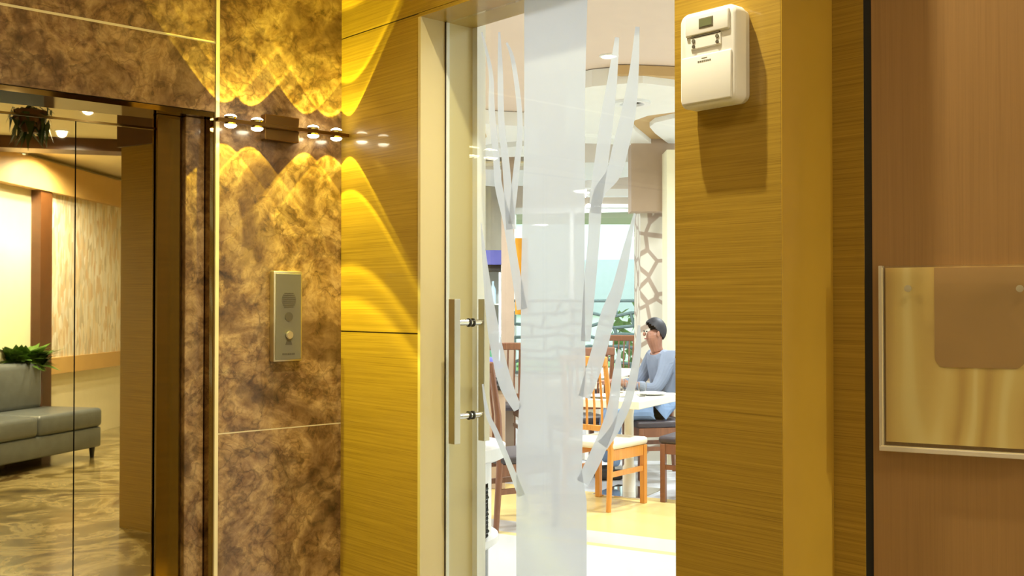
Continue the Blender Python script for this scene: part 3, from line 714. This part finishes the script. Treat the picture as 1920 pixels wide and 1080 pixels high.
# added fill lights for the dining room: round lamps kept out of view
for i, (x, y, e) in enumerate([(3.0, 2.2, 13), (4.2, 5.2, 50), (6.2, 4.4, 90), (8.2, 5.6, 120), (5.6, 7.8, 120), (9.0, 8.5, 130), (3.0, 4.6, 26)]):
    root = empty('fill_lamp', (x, y, CZ-.12), 0, ['added round ceiling fill lamp just inside the glass door', 'added round ceiling fill lamp above the buffet', 'added round ceiling fill lamp before the first dining table', 'added round ceiling fill lamp over the dining tables', 'added round ceiling fill lamp near the drinks cabinet', 'added round ceiling fill lamp by the window', 'added round ceiling fill lamp over the round station'][i], 'ceiling lamp', 'added fill lamps of the dining room')
    b = MB(); b.lathe([(.0, .12), (.16, .12), (.17, .0), (.15, -.02), (0, -.02)], n=32); b.build('housing', M['white'], root, smooth=True)
    b = MB(); b.lathe([(.145, -.021), (.12, -.035), (0, -.04)], n=32); b.build('diffuser', M['down'], root, smooth=True)
    l = bpy.data.lights.new('lamp', 'AREA'); l.shape = 'DISK'; l.size = .3; l.energy = e; l.color = (.93, .97, 1.0); l.spread = R(175)
    o = bpy.data.objects.new('lamp', l); COL.objects.link(o); o.parent = root; o.location = (0, 0, -.05)

# ================================================================== RESTAURANT FURNITURE
def make_chair(wood, seat, label, group=None):
    r = empty('dining_chair', (0, 0, 0), 0, label, 'chair', group)       # faces +x
    for sy in (-1, 1):
        b = MB(); b.box((.19, sy*.20-.02, 0), (.23, sy*.20+.02, .43), .004); b.build('front_leg', wood, r)
        b = MB(); b.tube([(-.24, sy*.195, 0), (-.21, sy*.195, .43), (-.22, sy*.19, .75), (-.27, sy*.185, 1.08)], [.019, .023, .021, .017], 10); b.build('rear_post', wood, r, smooth=True)
        b = MB(); b.box((-.20, sy*.20-.012, .355), (.20, sy*.20+.012, .43)); b.build('apron', wood, r)
        b = MB(); b.box((-.21, sy*.20-.010, .24), (.20, sy*.20+.010, .275)); b.build('stretcher', wood, r)
    b = MB(); b.box((.20, -.19, .355), (.225, .19, .43)); b.build('apron', wood, r)
    b = MB(); b.box((-.225, -.22, .43), (.245, .22, .485), .02, seg=3); b.build('seat', seat, r, smooth=True)
    b = MB(); b.box((-.29, -.20, 1.02), (-.25, .20, 1.09), .01); b.build('top_rail', wood, r)
    b = MB(); b.box((-.235, -.19, .56), (-.212, .19, .60), .004); b.build('lower_rail', wood, r)
    for k in range(5):
        y = -.13+k*.065
        b = MB(); b.tube([(-.223, y, .58), (-.225, y, .75), (-.262, y, 1.04)], .009, 8); b.build('slat', wood, r)
    return r
def dirang(a, c): v = c-a; return math.atan2(v.y, v.x)
def place_chair(ch, rear, front, sy):       # put the rear and front right-hand feet near the given floor points
    a = dirang(rear, front); ch.rotation_euler.z = a
    mid = (rear+front)/2; off = Matrix.Rotation(a, 3, 'Z') @ Vector((-.005, sy*.2, 0)); ch.location = mid-off; ch.location.z = 0
ch1 = make_chair(M['yellowwood'], M['creamseat'], 'honey wood dining chair with cream seat nearest the glass door')
place_chair(ch1, on_z(1137, 962, 0), on_z(1214, 941, 0), -1)
ch2 = make_chair(M['brownwood'], M['darkseat'], 'brown wood dining chair with charcoal seat right of the cream-seated chair')

# table
corner = on_d(1198, 754, 7.64)
ta = math.atan2(e1r.y, e1r.x)
tdir1 = Vector((math.cos(ta), math.sin(ta), 0)); tdir2 = Vector((-tdir1.y, tdir1.x, 0))
tcn = corner + tdir1*.40 - tdir2*(-.36); tcn.z = 0
# the near corner is the left-near one: table extends away (e1) and to the right (-e2)
tcn = corner + tdir1*.42 + tdir2*.26; tcn.z = 0
tb = empty('dining_table', tcn, ta, 'white-topped narrow dining table with white pedestal where the person sits', 'table')
def make_table(tb, s=.42, w_=.26):
    b = MB(); b.box((-s, -w_, .69), (s, w_, .75), .006); b.build('table_top', M['whitetop'], tb)
    b = MB(); b.lathe([(.05, .012), (.05, .20), (.038, .22), (.036, .60), (.05, .69)], n=24); b.build('pedestal', M['whitetop'], tb, smooth=True)
    b = MB(); b.box((-.24, -.2, 0), (.24, .2, .014), .004); b.build('base_plate', M['chrome'], tb)
make_table(tb)
ch2.location = tcn - tdir2*.58 - tdir1*.02; ch2.location.z = 0; ch2.rotation_euler.z = math.atan2(tdir2.y, tdir2.x)
tb2 = empty('dining_table', on_d(1130, 700, 11.3)*1, ta+.1, 'white-topped dining table by the window behind the first one', 'table'); tb2.location.z = 0; make_table(tb2)
tb3 = empty('dining_table', on_d(1106, 700, 10.0)*1, ta, 'white-topped dining table half hidden by the frosted trunk', 'table'); tb3.location.z = 0; make_table(tb3)
# glasses and plates
def glass_at(root_loc, k, lab):
    r = empty('drinking_glass', root_loc, 0, lab, 'glass', 'glasses on the dining tables')
    b = MB(); b.lathe([(.028, 0), (.034, .11), (.031, .11), (.026, .006), (0, .006)], n=20); b.build('bowl', M['acrylic'], r, smooth=True); return r
labs = ['short clear drinking glass on the near table by its front corner', 'clear drinking glass on the near table before the person', 'clear drinking glass on the near table towards the window']
for k, (x, y) in enumerate([(-.12, .0), (-.02, -.12), (.2, .16)]):
    glass_at(tb.matrix_basis @ Vector((x, y, .75)), k, labs[k])
for k, (T, x, y, lb) in enumerate([(tb, -.25, .12, 'white plate on the near dining table, left of the glasses'), (tb, .15, -.12, 'white plate on the near dining table in front of the person'), (tb2, -.1, .1, 'white plate on the table by the window'), (tb3, 0, -.1, 'white plate on the table beside the frosted trunk')]):
    b = MB(); b.lathe([(.0, .0), (.07, 0), (.115, .016), (.12, .019), (.07, .006), (0, .005)], n=32); o = b.build('plate', M['whiteplastic'], None, smooth=True)
    o.location = T.matrix_basis @ Vector((x, y, .75)); tag(o, lb, 'plate', 'plates on the dining tables')
# other chairs around
def chair_at(px, d, ang, wood, seat, lab):
    src = wood; c = copy_tree(src); p = on_d(px, 700, d); c.location = (p.x, p.y, 0); c.rotation_euler.z = ang; c['label'] = lab; return c
hd = math.atan2(FW0.y, FW0.x)
pchair = chair_at(1230, 8.95, R(150), ch2, None, 'brown wood dining chair the seated person leans back on')
chair_at(1088, 9.2, hd+R(20), ch2, None, 'brown wood dining chair behind the frosted branches near the window')
chair_at(1150, 12.25, hd+R(160), ch2, None, 'brown wood dining chair on the window side of the far table')
chair_at(962, 7.0, hd-R(60), ch2, None, 'brown wood dining chair left of the frosted trunk')
chair_at(932, 10.3, hd+R(10), ch2, None, 'brown wood dining chair before the drinks cabinet')

# round plate station
sc0 = on_d(800, 570, 4.25); sc0.z = 0
stn = empty('round_plate_station', sc0, 0, 'white round serving station with open shelf just inside the glass door', 'serving station')
b = MB(); b.lathe([(0, .84), (.30, .84), (.32, .85), (.32, .895), (.31, .90), (0, .90)], n=64); b.build('round_top', M['whiteplastic'], stn, smooth=True)
b = MB(); b.lathe([(0, .495), (.27, .495), (.29, .51), (.29, .535), (.275, .54), (0, .54)], n=64); b.build('round_shelf', M['whiteplastic'], stn, smooth=True)
b = MB(); b.lathe([(.25, .0), (.25, .495), (0, .495)], n=48); b.build('plinth', M['ceramic'], stn, smooth=True)
# curved side wall: arc shell on the picture-right side
ac = math.atan2((RT-FW0*.25).y, (RT-FW0*.25).x)
b = MB(); ring = []
N = 22
for k in range(N+1):
    a = ac + R(-3) + R(97)*k/N
    ring.append(((.262*math.cos(a), .262*math.sin(a)), (.245*math.cos(a), .245*math.sin(a))))
for z0, z1 in ((.54, .84),):
    for k in range(N):
        (o1, i1), (o2, i2) = ring[k], ring[k+1]
        v = [b.bm.verts.new((*p, z)) for z in (z0, z1) for p in (o1, o2, i2, i1)]
        for f in ((0, 1, 2, 3), (4, 5, 6, 7), (0, 1, 5, 4), (2, 3, 7, 6)): b.bm.faces.new([v[q] for q in f])
b.build('side_wall', M['whiteplastic'], stn, smooth=True)
b = MB(); b.lathe([(.262, .75), (.262, .84), (.245, .84), (.245, .75), (.262, .75)], n=64); b.build('top_band', M['whiteplastic'], stn, smooth=True)
pc = on_d(868, 570, 4.12); pc.z = .54
for k in range(12):
    b = MB(); b.lathe([(0, 0), (.06, 0), (.098, .012), (.10, .015), (.06, .006), (0, .005)], n=32); o = b.build('plate', M['ceramic'], None, smooth=True)
    o.location = pc + Vector((random.uniform(-.004, .004), random.uniform(-.004, .004), .0005+k*.0165))
    names = ['bottom', 'second', 'third', 'fourth', 'fifth', 'sixth', 'seventh', 'eighth', 'ninth', 'tenth', 'eleventh', 'topmost']
    tag(o, 'dark grey plate in the station stack, %s%s' % (names[k], '' if k in (0, 11) else ' from the bottom'), 'plate', 'dark plates stacked in the round station')
b = MB(); b.lathe([(0, 0), (.03, 0), (.05, .03), (.055, .07), (.051, .07), (.045, .03), (0, .008)], n=28); o = b.build('bowl', M['chrome'], None, smooth=True)
bp_ = on_d(892, 800, 4.15); o.location = (bp_.x, bp_.y, .90); tag(o, 'small shiny steel bowl on top of the white round station', 'bowl')

# buffet with chafing dishes
bc = on_d(874, 700, 8.6); bc.z = 0
buf = empty('buffet_counter', bc, hd, 'taupe buffet counter with black top left of the frosted trunk', 'counter')
b = MB(); b.box((-.3, -.32, 0), (.5, 1.2, .78), .005); b.build('body', M['taupe'], buf)
b = MB(); b.box((-.33, -.35, .78), (.53, 1.22, .82), .005); b.build('counter_top', M['dark'], buf)
for k, y in enumerate((-.12, .42)):
    r = empty('chafing_dish', buf.matrix_basis @ Vector((0, y, .82)), hd, ['covered steel chafing dish at the near end of the buffet', 'covered steel chafing dish at the far end of the buffet'][k], 'chafing dish', 'chafing dishes on the buffet')
    b = MB(); b.box((-.16, -.2, .04), (.16, .2, .12), .01); b.build('pan', M['chrome'], r)
    b = MB(); b.sph((0, 0, .12), .19, (.82, 1, .5), 12); b.build('lid', M['blue'] if k == 0 else M['chrome'], r, smooth=True)
    for sx_ in (-.13, .13):
        for sy in (-.16, .16):
            b = MB(); b.cyl((sx_, sy, 0), (sx_, sy, .05), .008, n=8); b.build('leg', M['chrome'], r)
# drinks cabinet with blue canopy
dp_ = on_d(910, 570, 11.3); dp_.z = 0
cab = empty('drinks_cabinet', dp_, hd, 'glass-fronted drinks cooler with blue canopy against the greige wall', 'cooler')
zt_ = zat(470, 11.3); zc_ = zat(497, 11.3)
b = MB(); b.box((-.05, -.20, 0), (.45, -.17, zc_)); b.box((-.05, .40, 0), (.45, .43, zc_)); b.box((.42, -.2, 0), (.45, .43, zc_)); b.box((-.05, -.2, 0), (.45, .43, .5)); b.build('cabinet_body', M['white'], cab)
b = MB(); b.box((-.12, -.20, zc_), (.5, .50, zt_), .01); b.build('canopy', M['blue'], cab)
b = MB(); b.box((-.04, -.17, zc_-.06), (.4, .4, zc_)); b.build('header', M['dark'], cab)
b = MB(); b.box((-.05, -.168, .5), (-.04, .398, zc_-.06)); b.build('glass_front', M['glass'], cab)
for z in (.85, 1.15, 1.45):
    b = MB(); b.box((-.02, -.17, z), (.40, .40, z+.015)); b.build('shelf', M['white'], cab)
b = MB(); b.box((-.03, -.165, .52), (-.01, -.145, zc_-.08)); b.build('light_tube', emit('cool_tube', (225, 240, 255), 5), cab)
random.seed(5)
colz = [plain('bottle_%s' % nme, c, .3) for nme, c in (('blue', (70, 110, 190)), ('green', (120, 190, 150)), ('amber', (190, 130, 60)), ('clear', (200, 220, 235)), ('red', (180, 70, 80)))]
cn = ['blue', 'green', 'amber', 'pale', 'red']; zn = ['lowest', 'second', 'third', 'top']
bi = 0
for si, z in enumerate((.5, .865, 1.165, 1.465)):
    for k in range(5):
        ci = (k*2+si) % 5
        b = MB(); b.lathe([(0, 0), (.032, 0), (.034, .15), (.012, .20), (.012, .24), (0, .24)], n=14); o = b.build('bottle', colz[ci], None, smooth=True)
        o.location = cab.matrix_basis @ Vector((.06, -.08+k*.1, z+.001)); tag(o, '%s bottle, number %s from the right on the %s shelf of the drinks cooler' % (cn[ci], ['one', 'two', 'three', 'four', 'five'][k], zn[si]), 'bottle', 'bottles in the drinks cooler'); bi += 1

# ================================================================== PERSON seated at the table
pr0 = pchair.location.copy(); pa = pchair.rotation_euler.z
person = empty('person', (pr0.x, pr0.y, 0), pa, 'person in blue-grey shirt and light jeans seated at the white table', 'person')
def skinned(name, verts, edges, rad, mat, root=0, sub=2):
    me = bpy.data.meshes.new(name); me.from_pydata(verts, edges, []); o = bpy.data.objects.new(name, me); COL.objects.link(o); o.parent = person
    o.modifiers.new('skin', 'SKIN'); 
    for i, r_ in enumerate(rad):
        sv = me.skin_vertices[0].data[i] if me.skin_vertices else None
        if sv: sv.radius = (r_, r_) if not isinstance(r_, tuple) else r_; sv.use_root = (i == root)
    s = o.modifiers.new('sub', 'SUBSURF'); s.levels = sub; s.render_levels = sub; me.materials.append(mat)
    return o
def ensure_skin(me):
    bm = bmesh.new(); bm.from_mesh(me); bm.verts.layers.skin.verify(); bm.to_mesh(me); bm.free()
def figure(name, verts, edges, rad, mat):
    me = bpy.data.meshes.new(name); bm = bmesh.new(); lay = bm.verts.layers.skin.verify()
    vs = [bm.verts.new(v) for v in verts]
    for v, r_ in zip(vs, rad): v[lay].radius = r_ if isinstance(r_, tuple) else (r_, r_)
    vs[0][lay].use_root = True
    for a, c in edges: bm.edges.new((vs[a], vs[c]))
    bm.to_mesh(me); bm.free()
    o = bpy.data.objects.new(name, me); COL.objects.link(o); o.parent = person
    o.modifiers.new('skin', 'SKIN'); s = o.modifiers.new('sub', 'SUBSURF'); s.levels = 2; s.render_levels = 2
    me.materials.append(mat); return o
# body (skin): pelvis, spine, neck, head, arms with hands
V = [(-.06, 0, .58), (-.08, 0, .78), (-.05, 0, .96), (-.02, 0, 1.04), (.00, 0, 1.09), (.015, 0, 1.15), (.02, 0, 1.25)]
Ra = [(.13, .10), (.12, .10), (.15, .10), (.06, .06), (.052, .052), (.085, .075), (.082, .078)]
E = [(0, 1), (1, 2), (2, 3), (3, 4), (4, 5), (5, 6)]
for sy in (-1, 1):
    k = len(V)
    V += [(-.04, sy*.17, 1.01), (.02, sy*.22, .86), (.10, sy*.24, .75), (.26, sy*.14, .79), (.36, sy*.08, .80), (.42, sy*.06, .80)]
    Ra += [.055, .046, .040, .032, .025, (.034, .016)]
    E += [(2, k), (k, k+1), (k+1, k+2), (k+2, k+3), (k+3, k+4), (k+4, k+5)]
    for f in range(4):
        q = len(V); V += [(.45, sy*(.035+.018*f), .803), (.475+.006*(1.5-abs(f-1.5)), sy*(.033+.019*f), .80), (.49+.006*(1.5-abs(f-1.5)), sy*(.033+.019*f), .785)]
        Ra += [.009, .008, .0065]; E += [(k+5, q), (q, q+1), (q+1, q+2)]
    q = len(V); V += [(.40, sy*.025, .80), (.42, sy*.008, .795)]; Ra += [.010, .008]; E += [(k+5, q), (q, q+1)]
figure('body', V, E, Ra, M['skin'])
V = [(-.06, 0, .56), (-.08, 0, .76), (-.06, 0, .93), (-.04, 0, 1.01), (-.02, 0, 1.05)]
Ra = [(.155, .125), (.145, .12), (.165, .12), (.11, .09), (.062, .06)]
E = [(0, 1), (1, 2), (2, 3), (3, 4)]
for sy in (-1, 1):
    k = len(V); V += [(-.04, sy*.175, 1.01), (.02, sy*.225, .86), (.10, sy*.245, .75), (.24, sy*.155, .785)]; Ra += [.075, .064, .056, .046]; E += [(2, k), (k, k+1), (k+1, k+2), (k+2, k+3)]
figure('shirt', V, E, Ra, M['shirt'])
V = [(-.06, 0, .57), (-.06, 0, .64)]; Ra = [(.165, .13), (.16, .125)]; E = [(0, 1)]
for sy in (-1, 1):
    k = len(V); V += [(.0, sy*.10, .56), (.20, sy*.11, .565), (.40, sy*.12, .55), (.42, sy*.12, .30), (.40, sy*.12, .10)]; Ra += [.095, .085, .066, .056, .046]; E += [(0, k), (k, k+1), (k+1, k+2), (k+2, k+3), (k+3, k+4)]
figure('trousers', V, E, Ra, M['jeans'])
for sy in (-1, 1):
    b = MB(); b.box((.33, sy*.12-.045, 0), (.58, sy*.12+.045, .085), .035, seg=3); b.build('shoe', M['shoe'], person, smooth=True)
b = MB(); b.sph((.008, 0, 1.235), .1, (1.02, .88, 1.12), 24)
bmesh.ops.delete(b.bm, geom=[v for v in b.bm.verts if v.co.z < 1.205 + v.co.x*1.05], context='VERTS'); b.build('hair', M['hair'], person, smooth=True)
b = MB(); b.sph((.104, 0, 1.205), .014, (1, .8, 1.3), 8); b.build('nose', M['skin'], person, smooth=True)
for sy in (-1, 1):
    b = MB(); b.sph((.094, sy*.032, 1.228), .008, (1, 1, .7), 8); b.build('eye', M['hair'], person, smooth=True)
    b = MB(); b.sph((.01, sy*.087, 1.205), .022, (.6, .35, 1.2), 8); b.build('ear', M['skin'], person, smooth=True)
b = MB(); b.sph((.094, 0, 1.165), .018, (.5, 1.3, .35), 8); b.build('mouth', plain('lips', (150, 84, 76), .5), person, smooth=True)
